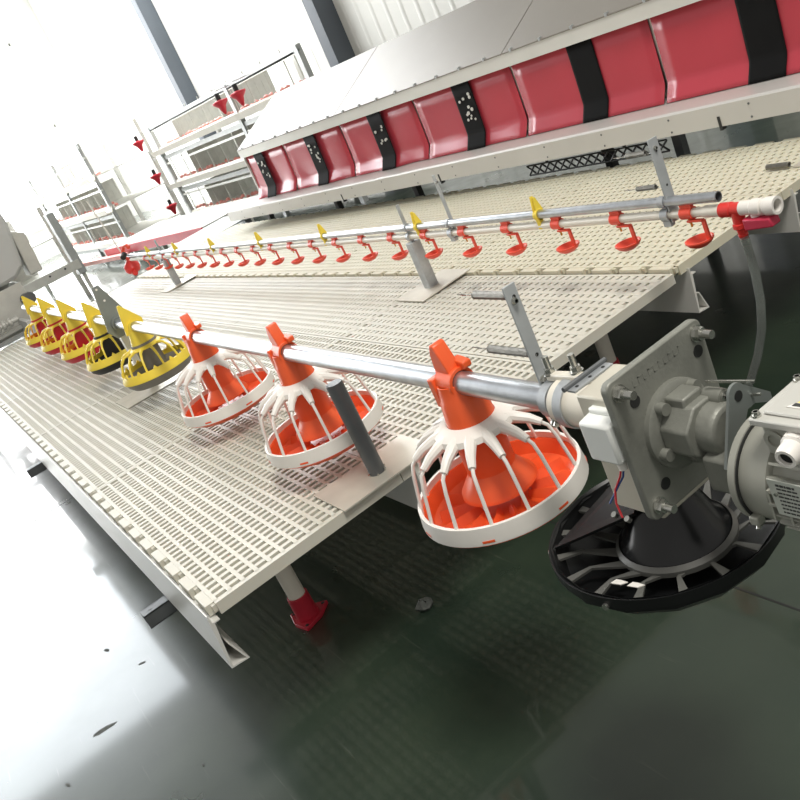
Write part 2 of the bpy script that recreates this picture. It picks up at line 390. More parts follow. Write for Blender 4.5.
y0 = feeder_yellow('yellow feeder pan with a grey dish beside the tall grey hanger', 'pangrey'); y0.location = (-3.60, FY, PB + .065); y0.scale = (.90, .90, .78)
y1 = feeder_yellow('yellow feeder pan with a black dish', 'panblack'); y1.location = (-4.31, FY, PB + .065); y1.scale = (.90, .90, .78)
y2 = feeder_yellow('yellow feeder pan with a red dish, next to the black dish one', 'panred'); y2.location = (-4.98, FY, PB + .065); y2.scale = (.90, .90, .78)
copy_tree(y2, (-5.63, FY, PB + .065), 'yellow feeder pan with a red dish, middle one of three')
copy_tree(y2, (-6.27, FY, PB + .065), 'yellow feeder pan with a red dish at the far end of the pipe')

# stands for the feed pipe
t = thing('pipe_stand', (-1.87, FY, DZ), 'short round grey post welded on a plate at the platform end', 'stand')
MB().box(-1.965, -1.792, .562, .85, DZ + .001, DZ + .005).build('base_plate', 'plate', t)
MB().lathe([(.0, .262), (.0205, .262), (.0215, .258), (.0215, .004), (0, .004)], (-1.862, .706, DZ), seg=28).build('post', 'dksteel', t)
b = MB()
for a in range(6):
    c_, s_ = math.cos(a * PI / 3 + .6), math.sin(a * PI / 3 + .6)
    b.cyl((-1.862 + .021 * c_, .706 + .021 * s_, DZ + .004), (-1.862 + .025 * c_, .706 + .025 * s_, DZ + .012), .003, 6)
b.build('weld', 'chrome', t)
t = thing('pipe_stand', (-3.90, FY, DZ), 'square post with grey hanger plate holding the feed pipe among yellow feeders', 'stand')
MB().box(-4.03, -3.80, .545, .85, DZ + .001, DZ + .005).build('base_plate', 'plate', t)
MB().box(-3.935, -3.895, FY - .018, FY + .022, DZ + .005, .785).build('post', 'nestwhite', t)
b = MB().prism([(-3.89, FY - .055, FZ - .02), (-3.89, FY - .022, .995), (-3.89, FY + .008, .995), (-3.89, FY + .055, FZ + .04), (-3.89, FY + .055, FZ - .03), (-3.89, FY + .03, FZ - .06), (-3.89, FY - .03, FZ - .06)], (.004, 0, 0))
h = b.build('hanger_plate', 'bracket', t)
b = MB().lathe([(.0225, -.02), (.030, -.02), (.030, .02), (.0225, .02)], (-3.88, FY, FZ), (1, 0, 0), 24, closed=True); b.build('pipe_strap', 'bracket', t)
b = MB()
for y, z in ((FY - .007, .98), (FY - .0, .925)): b.cyl((-3.8862, y, z), (-3.885, y, z), .005, 10)
b.build('hole', 'white', h)

# ------------------------------------------------------------------ drive end: housing, plate, sensor, gear motor, control pan
def bolt(p, ax, L, parent, r=.008):
    p = Vector(p); ax = Vector(ax)
    b = MB(); b.cyl(p, p + ax * .0025, r * 1.25, 16).hexnut(p + ax * .0025, p + ax * (.0025 + r * .9), r).cyl(p + ax * (.0025 + r * .9), p + ax * L, r * .62, 12)
    return b.build('bolt', 'chrome', parent)
PX = -.794
t = thing('drive_housing', (-.85, FY, .70), 'beige sheet housing with square grey mounting plate at the pipe end', 'housing')
b = MB().prism([(-.885, .637, .70), (-.885, .637, .883), (-.885, .715, .887), (-.885, .785, .84), (-.885, .785, .70)], (.088, 0, 0))
hb = b.build('housing_box', 'beige', t, bevel=.003)
b = MB().box(-.902, -.886, .640, .716, .884, .887); hb2 = b.build('hinge_strip', 'galv', t)
b = MB().cyl((-.904, .636, .889), (-.904, .720, .889), .004, 10); b.build('hinge_pin', 'dksteel', hb2)
b = MB()
for y in (.652, .678, .704): b.cyl((-.894, y, .887), (-.894, y, .8876), .0028, 8)
b.build('hole', 'dark', hb2)
# square plate with rounded corners
def rrect(cy, cz, w, h, r, n=5):
    o = []
    for sy, sz, a in ((1, 1, 0), (-1, 1, PI / 2), (-1, -1, PI), (1, -1, 3 * PI / 2)):
        for i in range(n + 1):
            q = a + PI / 2 * i / n; o.append((cy + sy * (w / 2 - r) + r * math.cos(q), cz + sz * (h / 2 - r) + r * math.sin(q)))
    return o
pl = MB().prism([(PX - .010, y, z) for y, z in rrect(FY, .815, .182, .21, .012)], (.012, 0, 0)).build('mounting_plate', 'castgrey', t, bevel=.002)
for sy, sz in ((1, 1), (-1, 1), (-1, -1), (1, -1)):
    bolt((PX + .002, FY + sy * .074 + (.004 if sy > 0 else 0), .815 + sz * .086), (1, 0, 0), .026, t, .0095)
b = MB()
for y, z in ((.778, .878), (.652, .877), (.654, .749), (.776, .75)): b.cyl((PX + .0015, y, z), (PX + .003, y, z), .0085, 16)
b.build('hole', 'dark', pl)
b = MB(); xx = 0                                         # raised cast lettering, too worn to read
for i, w in enumerate((.006, .008, .005, .009, .006, .004, .008, .006, .007, .005)):
    y = FY - .048 + i * .0098; z = .893 - 0.0
    b.box(PX + .002, PX + .0023, y, y + w * .3, z, z + .010).box(PX + .002, PX + .0023, y, y + w, z + (.0085 if i % 2 else .0), z + (.010 if i % 2 else .0015))
b.build('cast_lettering', 'castgrey', pl)
# pipe coupling and clamp with bolts
t2 = thing('pipe_coupling', (-.95, FY, .79), 'cream pipe coupling with clamp bolts joining pipe and housing', 'coupling')
MB().lathe([(.0, -.085), (.024, -.085), (.024, -.06), (.036, -.055), (.036, .07), (.0, .07)], (-.955, FY, FZ), (1, 0, 0), 32).build('sleeve', 'cream', t2)
b = MB()
for xx in (-1.030, -.985): b.lathe([(.0245 if xx < -1 else .0365, -.009), (.030 if xx < -1 else .0395, -.009), (.030 if xx < -1 else .0395, .009), (.0245 if xx < -1 else .0365, .009)], (xx, FY, FZ), (1, 0, 0), 28, closed=True)
b.build('clamp_ring', 'galv', t2)
b = MB().bar((-1.035, FY + .008, FZ + .036), (-.90, FY + .008, FZ + .046), .016, .012); b.build('clamp_bar', 'cream', t2, bevel=.003)
bolt((-1.03, FY + .008, FZ + .040), (0, 0, 1), .030, t2, .0085); bolt((-.972, FY + .012, FZ + .047), (0, 0, 1), .030, t2, .0085); bolt((-1.012, FY - .030, FZ - .022), (1, -.2, 0), .010, t2, .006)
b = MB().lathe([(.0235, -.012), (.031, -.012), (.031, .012), (.0235, .012)], (-1.008, FY, FZ - .004), (1, .25, .1), 28, closed=True); b.build('rubber_ring', 'dark', t2)
# sensor box
t3 = thing('sensor_box', (-.86, .62, .765), 'white plastic sensor box on the housing side with red and blue wires', 'box')
MB().prism([(-.861, .607, .862), (-.861, .637, .866), (-.861, .637, .806), (-.861, .607, .803)], (.055, 0, 0)).build('case', 'white2', t3, bevel=.004)
MB().box(-.858, -.815, .628, .640, .856, .872).build('mount_tab', 'white2', t3, bevel=.003)
MB().cyl((-.822, .622, .808), (-.820, .622, .788), .009, 16, .007).build('cable_outlet', 'white', t3)
MB().tube([(-.823, .621, .792), (-.830, .618, .775), (-.842, .612, .755), (-.845, .608, .735), (-.838, .604, .715)], .0015, 8).build('red_wire', 'wire_r', t3)
MB().tube([(-.820, .622, .792), (-.826, .620, .775), (-.838, .614, .758), (-.850, .610, .742), (-.857, .607, .732)], .0014, 8).build('blue_wire', 'wire_b', t3)
# gear motor
g = thing('gear_motor', (-.70, FY, .70), 'grey gear motor with terminal box bolted to the square plate', 'motor')
b = MB().lathe([(.0, .002), (.060, .002), (.060, .010), (.055, .013), (.0, .013)], (PX, FY, .812), (1, 0, 0), 40); b.build('gear_flange', 'castgrey', g)
b = MB(); oct_ = [(FY + .043 * math.cos(PI / 8 + i * PI / 4) * 1.05, .812 + .043 * math.sin(PI / 8 + i * PI / 4)) for i in range(8)]
b.prism([(PX + .012, y, z) for y, z in oct_], (.045, 0, 0))
b.lathe([(.0, .050), (.034, .050), (.034, .078), (.030, .084), (.0, .084)], (PX, FY + .004, .812), (1, 0, 0), 28)
b.prism([(PX + .012, FY - .020, .835), (PX + .012, FY + .02, .835), (PX + .012, FY + .018, .862), (PX + .012, FY - .018, .862)], (.032, 0, 0))
gh = b.build('gearbox_case', 'castgrey', g, bevel=.003)
b = MB().cyl((PX + .045, FY + .022, .846), (PX + .072, FY + .022, .846), .0115, 18); b.build('plug_boss', 'castgrey', gh)
b = MB().lathe([(.0035, .0725), (.0035, .075), (.0085, .075), (.0085, .072)], (PX, FY + .022, .846), (1, 0, 0), 16, closed=True); b.build('plug', 'chrome', gh)
b = MB()
for a in (.9, 2.2, 3.5, 4.7, 5.9): MB().cyl((PX + .010, FY + .050 * math.cos(a), .812 + .050 * math.sin(a)), (PX + .024, FY + .050 * math.cos(a), .812 + .050 * math.sin(a)), .0085, 12).build('flange_bolt', 'castgrey', g)
b = MB().prism([(PX + .06, FY - .035, .74), (PX + .06, FY + .03, .74), (PX + .06, FY + .03, .80), (PX + .06, FY - .035, .79)], (.07, 0, 0)); b.build('gear_neck', 'castgrey', g, bevel=.004)
MX, MY, MZ = -.660, .692, .785
b = MB().lathe([(.0, 0), (.061, 0), (.0665, .003), (.0665, .012), (.062, .014), (.062, .050), (.055, .054), (.055, .25), (.0, .25)], (MX, MY, MZ), (1, 0, 0), 48); mb_ = b.build('motor_body', 'motor', g)
b = MB().lathe([(.0622, .0135), (.0662, .0135), (.0662, .0148), (.0622, .0148)], (MX, MY, MZ), (1, 0, 0), 48, closed=True); b.build('seam', 'dark', mb_)
for i in range(26):                                      # cooling fins
    a = 2 * PI * i / 26
    if 1.05 < a < 2.1: continue
    u = Vector((0, math.cos(a), math.sin(a))); q = Vector((MX + .055, MY, MZ))
    f_ = MB().bar(q + u * .060, q + u * .060 + Vector((.19, 0, 0)), .0032, .014, u); f_.build('cooling_fin', 'motor', mb_)
b = MB()
for i in range(6): b.box(MX + .055 + i * .022, MX + .058 + i * .022, MY - .066, MY - .050, MZ - .022, MZ + .018)
b.build('cross_rib', 'motor', mb_)
b = MB().box(MX + .014, MX + .026, MY - .062, MY - .048, MZ - .044, MZ - .032); b.build('flange_lug', 'motor', mb_, bevel=.002)
bolt((MX + .018, MY - .050, MZ - .044), (.2, -.7, -.6), .012, g, .005)
# terminal box
tb = MB().box(MX + .050, MX + .17, MY - .040, MY + .036, MZ + .048, MZ + .090).build('terminal_box', 'motor', g, bevel=.004)
ld = MB().box(MX + .042, MX + .180, MY - .047, MY + .043, MZ + .089, MZ + .098).build('terminal_lid', 'lid', g, bevel=.002)
MB().box(MX + .054, MX + .170, MY - .035, MY + .032, MZ + .098, MZ + .102).build('lid_panel', 'lid', ld, bevel=.003)
for y in (-.040, .036): bolt((MX + .049, MY + y, MZ + .098), (0, 0, 1), .006, ld, .0042)
zt = MZ + .1023
st = MB().prism([(MX + .074, MY - .022, zt), (MX + .146, MY - .022, zt), (MX + .110, MY + .028, zt)], (0, 0, .0006)).build('warning_sticker', 'white', ld)
MB().prism([(MX + .081, MY - .012, zt + .0006), (MX + .139, MY - .012, zt + .0006), (MX + .110, MY + .024, zt + .0006)], (0, 0, .0003)).build('yellow_field', 'sticker', st)
b = MB().prism([(MX + .079, MY - .0195, zt + .0006), (MX + .141, MY - .0195, zt + .0006), (MX + .140, MY - .0135, zt + .0006), (MX + .080, MY - .0135, zt + .0006)], (0, 0, .0003))
b.prism([(MX + .112, MY + .016, zt + .0009), (MX + .103, MY + .004, zt + .0009), (MX + .109, MY + .004, zt + .0009), (MX + .106, MY - .008, zt + .0009), (MX + .118, MY + .006, zt + .0009), (MX + .111, MY + .006, zt + .0009)], (0, 0, .0003)); b.build('black_symbol', 'ink', st)
gp = Vector((MX + .094, MY - .040, MZ + .074)); gd = Vector((.08, -1, -.12)).normalized()
b = MB().lathe([(.0, 0), (.0155, 0), (.0155, .010), (.013, .012), (.013, .024), (.0115, .030), (.0078, .030), (.0078, .010), (0, .010)], gp, gd, 24)
b.hexnut(gp, gp + gd * .010, .0165); gl = b.build('cable_gland', 'white', g, smooth=30)
MB().lathe([(0, .026), (.0077, .026)], gp, gd, 20).build('gland_hole', 'black', gl)
b = MB().lathe([(.0075, .0), (.0125, .0), (.0125, .003), (.0075, .003)], (MX + .064, MY - .0395, MZ + .070), (0, -1, 0), 24, closed=True); b.build('knockout_ring', 'motor', tb)
# nameplate
q0 = Vector((-.596, .622, .8237)); ux = Vector((1, 0, 0)); uz = Vector((0, .04, -1)).normalized()
npl = MB().prism([q0, q0 + ux * .10, q0 + ux * .10 + uz * .0475, q0 + ux * .002 + uz * .0475], (0, .0015, 0)).build('nameplate', 'label', g)
b = MB(); random.seed(3)
for r_ in range(8):
    for c0, c1 in ((.010, .042), (.050, .092)):
        xx = c0
        while xx < c1 - random.random() * .012:
            w = .0018 + random.random() * .004; hgt = .0027 if r_ == 0 and c0 < .02 else .0018
            p = q0 + ux * xx + uz * (.0045 + r_ * .0053) + Vector((0, -.0006, 0)); b.prism([p, p + ux * w, p + ux * w + uz * hgt, p + uz * hgt], (0, .0008, 0)); xx += w + .0011
b.build('printed_lines', 'ink', npl)
b = MB().cyl(q0 + ux * .007 + uz * .019 + Vector((0, -.002, 0)), q0 + ux * .007 + uz * .019 + Vector((0, .002, 0)), .0022, 10); b.build('rivet', 'chrome', npl)
# hanging ear bracket
ex = MX - .030
b = MB(); e = []
for i in range(9):
    a = PI - .1 - (PI - .6) * i / 8; e.append((ex, FY + .006 + .015 * math.cos(a), .864 + .015 * math.sin(a)))
b.prism(e + [(ex, FY + .060, .836), (ex, FY + .060, .822), (ex, FY + .030, .838), (ex, FY + .016, .838), (ex, FY + .006, .826), (ex, FY - .020, .780), (ex, FY - .046, .790)], (.004, 0, 0)); er = b.build('hanging_ear', 'bracket', g)
b = MB(); b.cyl((ex + .0038, FY + .007, .862), (ex + .0048, FY + .007, .862), .0068, 16); b.build('ear_hole', 'dark', er)
b = MB().bar((PX + .052, FY + .020, .868), (PX + .115, FY + .032, .868), .003, .003).bar((PX + .07, FY + .022, .846), (PX + .12, FY + .03, .852), .003, .003).bar((PX + .075, FY + .016, .822), (PX + .105, FY + .024, .80), .004, .004); b.build('stay_wire', 'chrome', g)
# control pan under the plate
CX, CY, CZ = -.895, .706, .53
t = thing('control_pan', (CX, CY, CZ), 'black control pan with radial ribs under the motor plate', 'feeder')
b = MB(); b.lathe([(.0, .050), (.12, .050), (.156, .060), (.168, .088), (.1705, .090), (.172, .066), (.150, .044), (.115, .038), (.0, .038)], (CX, CY, CZ), seg=16); dd = b.build('dish', 'black', t, smooth=25)
b = MB(); b.lathe([(.164, .084), (.172, .090), (.1735, .090), (.1735, .074), (.168, .074)], (CX, CY, CZ), seg=56, closed=True); b.build('rim', 'black', t)
b = MB(); b.lathe([(.0, .185), (.034, .185), (.036, .170), (.043, .166), (.050, .150), (.066, .110), (.084, .085), (.086, .074), (.0, .074)], (CX + .035, CY - .01, CZ), seg=40); b.build('cone', 'blackgloss', t)
b = MB(); b.lathe([(.082, .090), (.088, .084), (.088, .076), (.082, .078)], (CX + .035, CY - .01, CZ), seg=44, closed=True); tag(b.build('cone_rim', 'blackgrey', t), 'worn grey edge of the cone')
for i in range(16):
    a = 2 * PI * i / 16 + .1; u = Vector((math.cos(a), math.sin(a), 0)); w = Vector((-u.y, u.x, 0)); c = Vector((CX, CY, CZ + .076)); c2 = Vector((CX + .035, CY - .01, CZ + .076))
    B = MB(); B.prism([c2 + u * .080 + w * .010, c2 + u * .080 - w * .010, c + u * .125 - w * .003, c + u * .164 - w * .007, c + u * .164 + w * .007, c + u * .125 + w * .003], (0, 0, .004)); tag(B.build('radial_rib', 'blackgrey', t), 'grey worn rib')
b = MB().prism([(CX - .115, CY - .118, CZ + .088), (CX - .150, CY + .06, CZ + .088), (CX - .02, CY + .05, CZ + .178), (CX + .04, CY - .07, CZ + .165)], (.002, .002, -.004)); hp = b.build('hopper_sheet', 'blacksheet', t)
b = MB()
for p in ((CX + .012, CY - .078, CZ + .158), (CX + .040, CY - .08, CZ + .160)): b.cyl(p, (p[0], p[1] - .004, p[2] + .006), .0045, 10)
b.build('screw', 'chrome', t)
b = MB()
for i, a in enumerate((4.85, 5.05)):
    p = Vector((CX + .135 * math.cos(a), CY + .135 * math.sin(a), CZ + .080)); b.prism([p, p + Vector((.016, .004, 0)), p + Vector((.022, .013, 0)), p + Vector((.010, .012, 0)), p + Vector((.002, .010, 0))], (0, 0, .0015))
b.build('paint_chip', 'white', t)
b = MB()
for a in (4.95, 2.9, 3.9): MB().cyl((CX + .1725 * math.cos(a), CY + .1725 * math.sin(a), CZ + .076), (CX + .1775 * math.cos(a), CY + .1775 * math.sin(a), CZ + .076), .005, 10).build('rim_screw', 'chrome', t)

# ------------------------------------------------------------------ wire tensioners (flat bar, two springs, hooks)
def tensioner(x, y, z0, z1, label, springs, wy=.024, wx=.004):
    t = thing('wire_tensioner', (x, y, z0), label, 'tensioner')
    b = MB().box(x - wx / 2, x + wx / 2, y - wy / 2, y + wy / 2, z0, z1); b.build('bar', 'flatgalv', t, bevel=.001)
    sx, sy = x, y
    for zs, L in springs:
        x, y = sx - (.012 if wy > .03 else 0), sy - (.010 if wy > .03 else 0)
        s = MB().lathe([(.0, -.002), (.0035, -.002), (.0035, .0), (.0065, .0), (.0065, L), (.002, L + .003)], (x - .012 - L, y, zs), (1, 0, 0), 16)
        s = MB(); n = int(L / .0023)
        s.tube([(x - .012 - L + L * i / (n * 8), y + .0062 * math.cos(i * PI / 4), zs + .0062 * math.sin(i * PI / 4)) for i in range(n * 8 + 1)], .0011, 5)
        so = s.build('spring', 'spring', t)
        MB().tube([(x + .003, y, zs - .002), (x - .006, y, zs - .004), (x - .014, y + .004, zs)], .0011, 6).build('hook', 'chrome', so)
        MB().tube([(x - .012 - L, y + .003, zs), (x - .02 - L, y, zs), (x - .034 - L, y, zs - .001), (x - .042 - L, y - .004, zs + .003), (x - .046 - L, y, zs - .002), (x - .040 - L, y + .003, zs - .003), (x - .060 - L, y, zs)], .0011, 6).build('wire_loop', 'chrome', so)
    b = MB(); x, y = sx, sy
    for zs, L in springs: b.cyl((x + .0015, y + .002, zs - .002), (x + .0026, y + .002, zs - .002), .0032, 10)
    b.build('hole', 'dark', t)
    bolt((x + .002, y - .001, z1 - .026), (1, 0, 0), .006, t, .0045)
    bolt((x + .002, y - .004, z0 + .012), (1, 0, 0), .010, t, .006)
    return t
tensioner(-1.062, .722, .828, 1.003, 'flat steel bar with two springs standing on the feed pipe end', [(.985, .085), (.884, .105)])
tensioner(-1.636, 1.676, .690, .914, 'flat steel bar with springs at the near end of the water line', [(.882, .066), (.790, .066)], .034)
tensioner(-2.64, 1.676, .690, .925, 'narrow steel bar in the middle of the water line', [], .006, .016)

# ------------------------------------------------------------------ water line
WY, WZ = 1.669, .746
b = MB().lathe([(.0135, 0), (.0135, 5.82), (.011, 5.82), (.011, 0)], (-7.30, WY, WZ), (1, 0, 0), 20, closed=True)
tag(b.build('carrier_pipe', 'galvpipe', origin=(-7.3, WY, WZ)), 'thin galvanised carrier pipe above the drinkers', 'pipe')
b = MB().lathe([(.0, 0), (.0125, 0), (.0125, 5.72), (.0155, 5.73), (.0155, 5.79), (.0, 5.79)], (-7.26, WY, .710), (1, 0, 0), 20)
tag(b.build('water_pipe', 'cream', origin=(-7.26, WY, .71)), 'white plastic water pipe carrying red drinkers', 'pipe')
def drinker(label):
    t = thing('nipple_drinker', (0, 0, -.090), label, 'drinker', 'red cup drinkers along the water pipe')
    b = MB().lathe([(.0127, -.018), (.0165, -.018), (.0165, .018), (.0127, .018)], (0, 0, 0), (1, 0, 0), 18, closed=True)
    b.prism([(-.018, -.006, .010), (-.018, -.006, .024), (.004, -.006, .030), (.018, -.006, .024), (.018, -.006, .010)], (0, .012, 0))
    b.build('saddle', 'redorange', t)
    b = MB().cyl((0, 0, -.014), (0, 0, -.026), .006, 12).cyl((0, 0, -.026), (0, 0, -.038), .0028, 8); tag(b.build('nipple', 'brass', t), 'brass nipple')
    b = MB().bar((-.004, -.004, -.020), (.044, -.004, -.020), .012, .006).bar((.044, -.004, -.018), (.046, -.004, -.076), .006, .012, (1, 0, 0))
    b.build('arm', 'redorange', t, bevel=.001)
    b = MB().lathe([(.0, -.086), (.016, -.085), (.026, -.078), (.033, -.070), (.037, -.070), (.037, -.074), (.030, -.083), (.018, -.090), (.0, -.090)], (.014, -.004, 0), seg=28); b.build('cup', 'redorange', t)
    return t
d0 = drinker('red cup drinker beside the red tee at the near end of the water line'); d0.location = (-1.586, WY, .620)
nD = 22
for k in range(1, nD):
    lab = 'red cup drinker on the water pipe, %s from the near end' % ORD[k] if k < nD - 1 else 'red cup drinker on the water pipe, next to the far regulator'
    copy_tree(d0, (-1.586 - .25 * k, WY, .620), lab)
def clip(label):
    t = thing('pipe_clip', (0, 0, -.045), label, 'clip', 'yellow clips along the water line')
    b = MB().lathe([(.0137, -.008), (.0185, -.008), (.0185, .008), (.0137, .008)], (0, 0, 0), (1, 0, 0), 18, closed=True)
    b.prism([(-.007, -.014, .008), (-.007, -.006, .060), (-.007, .004, .060), (-.007, .020, .008)], (.006, 0, 0))
    b.prism([(.001, -.010, .008), (.001, -.004, .056), (.001, .004, .056), (.001, .020, .008)], (.006, 0, 0))
    b.build('upper_clip', 'yellow', t, bevel=.001)
    b = MB().box(-.008, .008, -.012, .006, -.045, -.012); b.build('lower_tongue', 'yellow', t, bevel=.002)
    return t
c0 = clip('yellow pipe clip on the carrier pipe, between second and fourth near drinkers'); c0.location = (-2.158, WY, WZ - .045)
for k, xx in enumerate((-2.862, -3.675, -4.45, -5.22, -5.97, -6.67)):
    copy_tree(c0, (xx, WY, WZ - .045), 'yellow pipe clip on the carrier pipe, %s from the near end' % ORD[k + 1])
c0['label'] = 'yellow pipe clip on the carrier pipe, nearest to the camera'
def hanger(x, label):
    t = thing('pipe_hanger', (x, WY, .68), label, 'hanger', 'steel hangers holding the water pipe')
    b = MB().lathe([(.0137, -.010), (.016, -.010), (.016, .010), (.0137, .010)], (x, WY, WZ), (1, 0, 0), 18, closed=True)
    b.lathe([(.0158, -.012), (.018, -.012), (.018, .012), (.0158, .012)], (x, WY, .710), (1, 0, 0), 18, closed=True); b.build('strap', 'galv', t)
    b = MB().box(x - .012, x + .012, WY - .010, WY + .006, .680, .695); b.build('tab', 'galv', t)
hanger(-1.655, 'steel hanger clamp by the near water line bar'); hanger(-2.655, 'steel hanger clamp by the middle water line bar')
def wstand(x, label):
    t = thing('water_line_stand', (x, WY, DZ), label, 'stand', 'square post stands under the water line')
    MB().prism([(x - .10, 1.55, DZ + .002), (x + .10, 1.55, DZ + .002), (x + .10, 1.80, DZ + .012), (x - .10, 1.80, DZ + .012)], (0, 0, .004)).build('base_plate', 'plate', t)
    MB().box(x - .022, x + .022, WY - .022, WY + .022, DZ + .004, .688).build('post', 'galv', t, bevel=.002)
    b = MB().box(x - .003, x + .003, WY - .006, WY + .006, .688, .84).lathe([(.0137, -.008), (.0165, -.008), (.0165, .008), (.0137, .008)], (x, WY, WZ), (1, 0, 0), 16, closed=True).lathe([(.0127, -.008), (.0185, -.008), (.0185, .008), (.0127, .008)], (x, WY, .71), (1, 0, 0), 16, closed=True)
    b.build('clip_rod', 'galv', t)
wstand(-2.945, 'square steel post on plate under the middle of the water line')
wstand(-6.34, 'square steel post on plate near the far end of the water line')
# end fitting: red tee, white valve, hose
t = thing('end_fitting', (-1.43, WY, .66), 'red tee with white valve and red handle at the water pipe end', 'valve')
b = MB().lathe([(.0, 0), (.0185, 0), (.0185, .030), (.0165, .032), (.0165, .058), (.0, .058)], (-1.482, WY, .710), (1, 0, 0), 22)
b.lathe([(.0, 0), (.0155, 0), (.0155, .030), (.0185, .032), (.0185, .042), (.013, .046), (.011, .060), (.0125, .061), (.0095, .072), (.0, .072)], (-1.440, WY, .705), (0, 0, -1), 20)
b.build('tee', 'red', t)
b = MB().lathe([(.0, 0), (.0175, 0), (.0175, .030), (.0205, .034), (.0205, .058), (.0175, .060), (.0175, .066), (.0215, .070), (.0215, .098), (.015, .098), (.015, .05), (.0, .05)], (-1.424, WY, .711), (1, 0, 0), 22)
b.build('valve_body', 'white', t)
MB().prism([(-1.416, WY - .022, .690), (-1.340, WY - .022, .688), (-1.336, WY - .022, .666), (-1.414, WY - .022, .660)], (0, .034, 0)).build('handle', 'pinkred', t, bevel=.004)
MB().cyl((-1.39, WY, .70), (-1.39, WY, .685), .012, 14).build('valve_stem', 'white', t)
t = thing('hose', (-1.60, WY, .0), 'clear plastic hose hanging from the red tee down to the floor', 'hose')
P = [(-1.440, WY, .648), (-1.438, WY, .600), (-1.437, WY, .54), (-1.445, WY, .46), (-1.465, WY, .38), (-1.50, WY, .30), (-1.545, WY - .002, .22), (-1.60, WY - .005, .14), (-1.66, WY, .06), (-1.72, WY + .01, .012), (-1.80, WY + .03, .011), (-2.1, WY + .05, .011)]
b = MB().tube(P, .011, 14, False); MB.tube(b, P, .0085, 14, False); b.build('tubing', 'hose', t)
b = MB().lathe([(.0115, -.008), (.0135, -.008), (.0135, .008), (.0115, .008)], (-1.59, WY - .004, .155), (.55, .03, .83), 16, closed=True); b.build('ferrule', 'dksteel', t)
# far regulator
t = thing('pressure_regulator', (-7.36, WY, .60), 'red pressure regulator at the far end of the water line', 'regulator')
b = MB().lathe([(0, -.05), (.055, -.05), (.065, -.03), (.065, .0), (.05, .02), (.02, .05), (.0, .05)], (-7.36, WY, .66), (.3, 0, 1), 20).cyl((-7.42, WY - .02, .62), (-7.28, WY - .02, .60), .022, 12)
b.build('body', 'red', t)
MB().tube([(-7.36, WY, .70), (-7.40, WY, .78), (-7.36, WY + .02, .82), (-7.30, WY + .03, .82), (-7.28, WY + .03, .80)], .016, 10).build('bent_pipe', 'redorange', t)
MB().cyl((-7.30, WY - .02, .77), (-7.27, WY - .05, .75), .022, 16).build('gauge', 'dark', t)
MB().tube([(-7.38, WY - .01, .70), (-7.48, WY - .01, .95), (-7.60, WY - .01, 1.25)], .006, 8).build('sight_tube', 'white', t)
# spring anchored on a plate on the deck
t = thing('spring_anchor', (-1.86, 2.55, DZ + .013), 'grey spring beside a beige plate lying at the right of the platform', 'spring')
MB().box(-1.895, -1.815, 2.50, 2.72, DZ + .014, DZ + .018).build('plate', 'plate', t)
s = MB(); s.tube([(-1.905 - .085 * i / 320, 2.502 + .009 * math.cos(i * PI / 4), DZ + .026 + .009 * math.sin(i * PI / 4)) for i in range(321)], .0016, 5); s.build('coil', 'spring', t)
# crumb of rubble on the floor
b = MB(); random.seed(2)
b.lathe([(0, 0), (.022, .002), (.026, .012), (.016, .024), (0, .028)], (-1.99, .70, 0), seg=9)
b.v = [(x + random.uniform(-.005, .005), y + random.uniform(-.005, .005), max(0, z + random.uniform(-.004, .004))) for x, y, z in b.v]
tag(b.build('rubble_lump', 'rubble', origin=(-1.99, .70, 0)), 'small grey lump of rubble on the dark floor under the plate', 'rubble')

# ------------------------------------------------------------------ nest box
NX0, NX1 = -7.0, -.96
t = thing('nest_box', (-4, 3.0, 0), 'long nest box with pink curtains and a grey sloping roof', 'nest')
NY, RZ = 2.955, 1.108
tr = MB(); L_ = NX1 + .1 - (NX0 - .35)
tr.prism([(NX0 - .35, 2.752, .600), (NX0 - .35, 2.752, .682), (NX0 - .35, 2.762, .690), (NX0 - .35, 3.05, .690), (NX0 - .35, 3.05, .682), (NX0 - .35, 2.770, .682), (NX0 - .35, 2.757, .676), (NX0 - .35, 2.757, .600)], (L_, 0, 0))
tr.build('egg_tray', 'tray', t)
b = MB()
for i in range(18):
    for z in (.615, .665): b.cyl((-7.4 + i * .37, 2.752, z), (-7.4 + i * .37, 2.7505, z), .0045, 8)
b.build('screw', 'dksteel', t)
b = MB(); b.box(NX0, NX1, 2.94, 2.975, 1.04, RZ); b.build('fascia', 'nestwhite', t)
b = MB().box(NX0, NX1, 3.10, 3.12, .69, RZ + .08); b.build('inner_panel', 'nestwhite', t)
b = MB().prism([(NX0, 2.96, .69), (NX0, 2.96, RZ), (NX0, 3.46, 1.375), (NX0, 3.75, 1.2), (NX0, 3.75, .69)], (.012, 0, 0)); b.build('end_panel', 'nestwhite', t)
b = MB().box(NX0, NX1, 3.74, 3.75, .5, 1.2); b.build('back_panel', 'nestwhite', t)
seams = [NX0, -5.33, -3.60, -1.80, NX1]
for i in range(4):
    b = MB(); xa, xb = seams[i] + .004, seams[i + 1] - .004
    b.prism([(xa, 2.935, RZ - .004), (xa, 2.935, RZ + .002), (xa, 3.46, RZ + .272), (xa, 3.78, RZ + .10), (xa, 3.775, RZ + .094), (xa, 3.46, RZ + .264)], (xb - xa, 0, 0)); b.build('roof_panel', 'roof', t)
x = NX0 + .1
while x < NX1: MB().box(x, x + .012, 2.932, 2.950, RZ - .004, RZ + .012).build('roof_hook', 'galv', t); x += .21
random.seed(11)
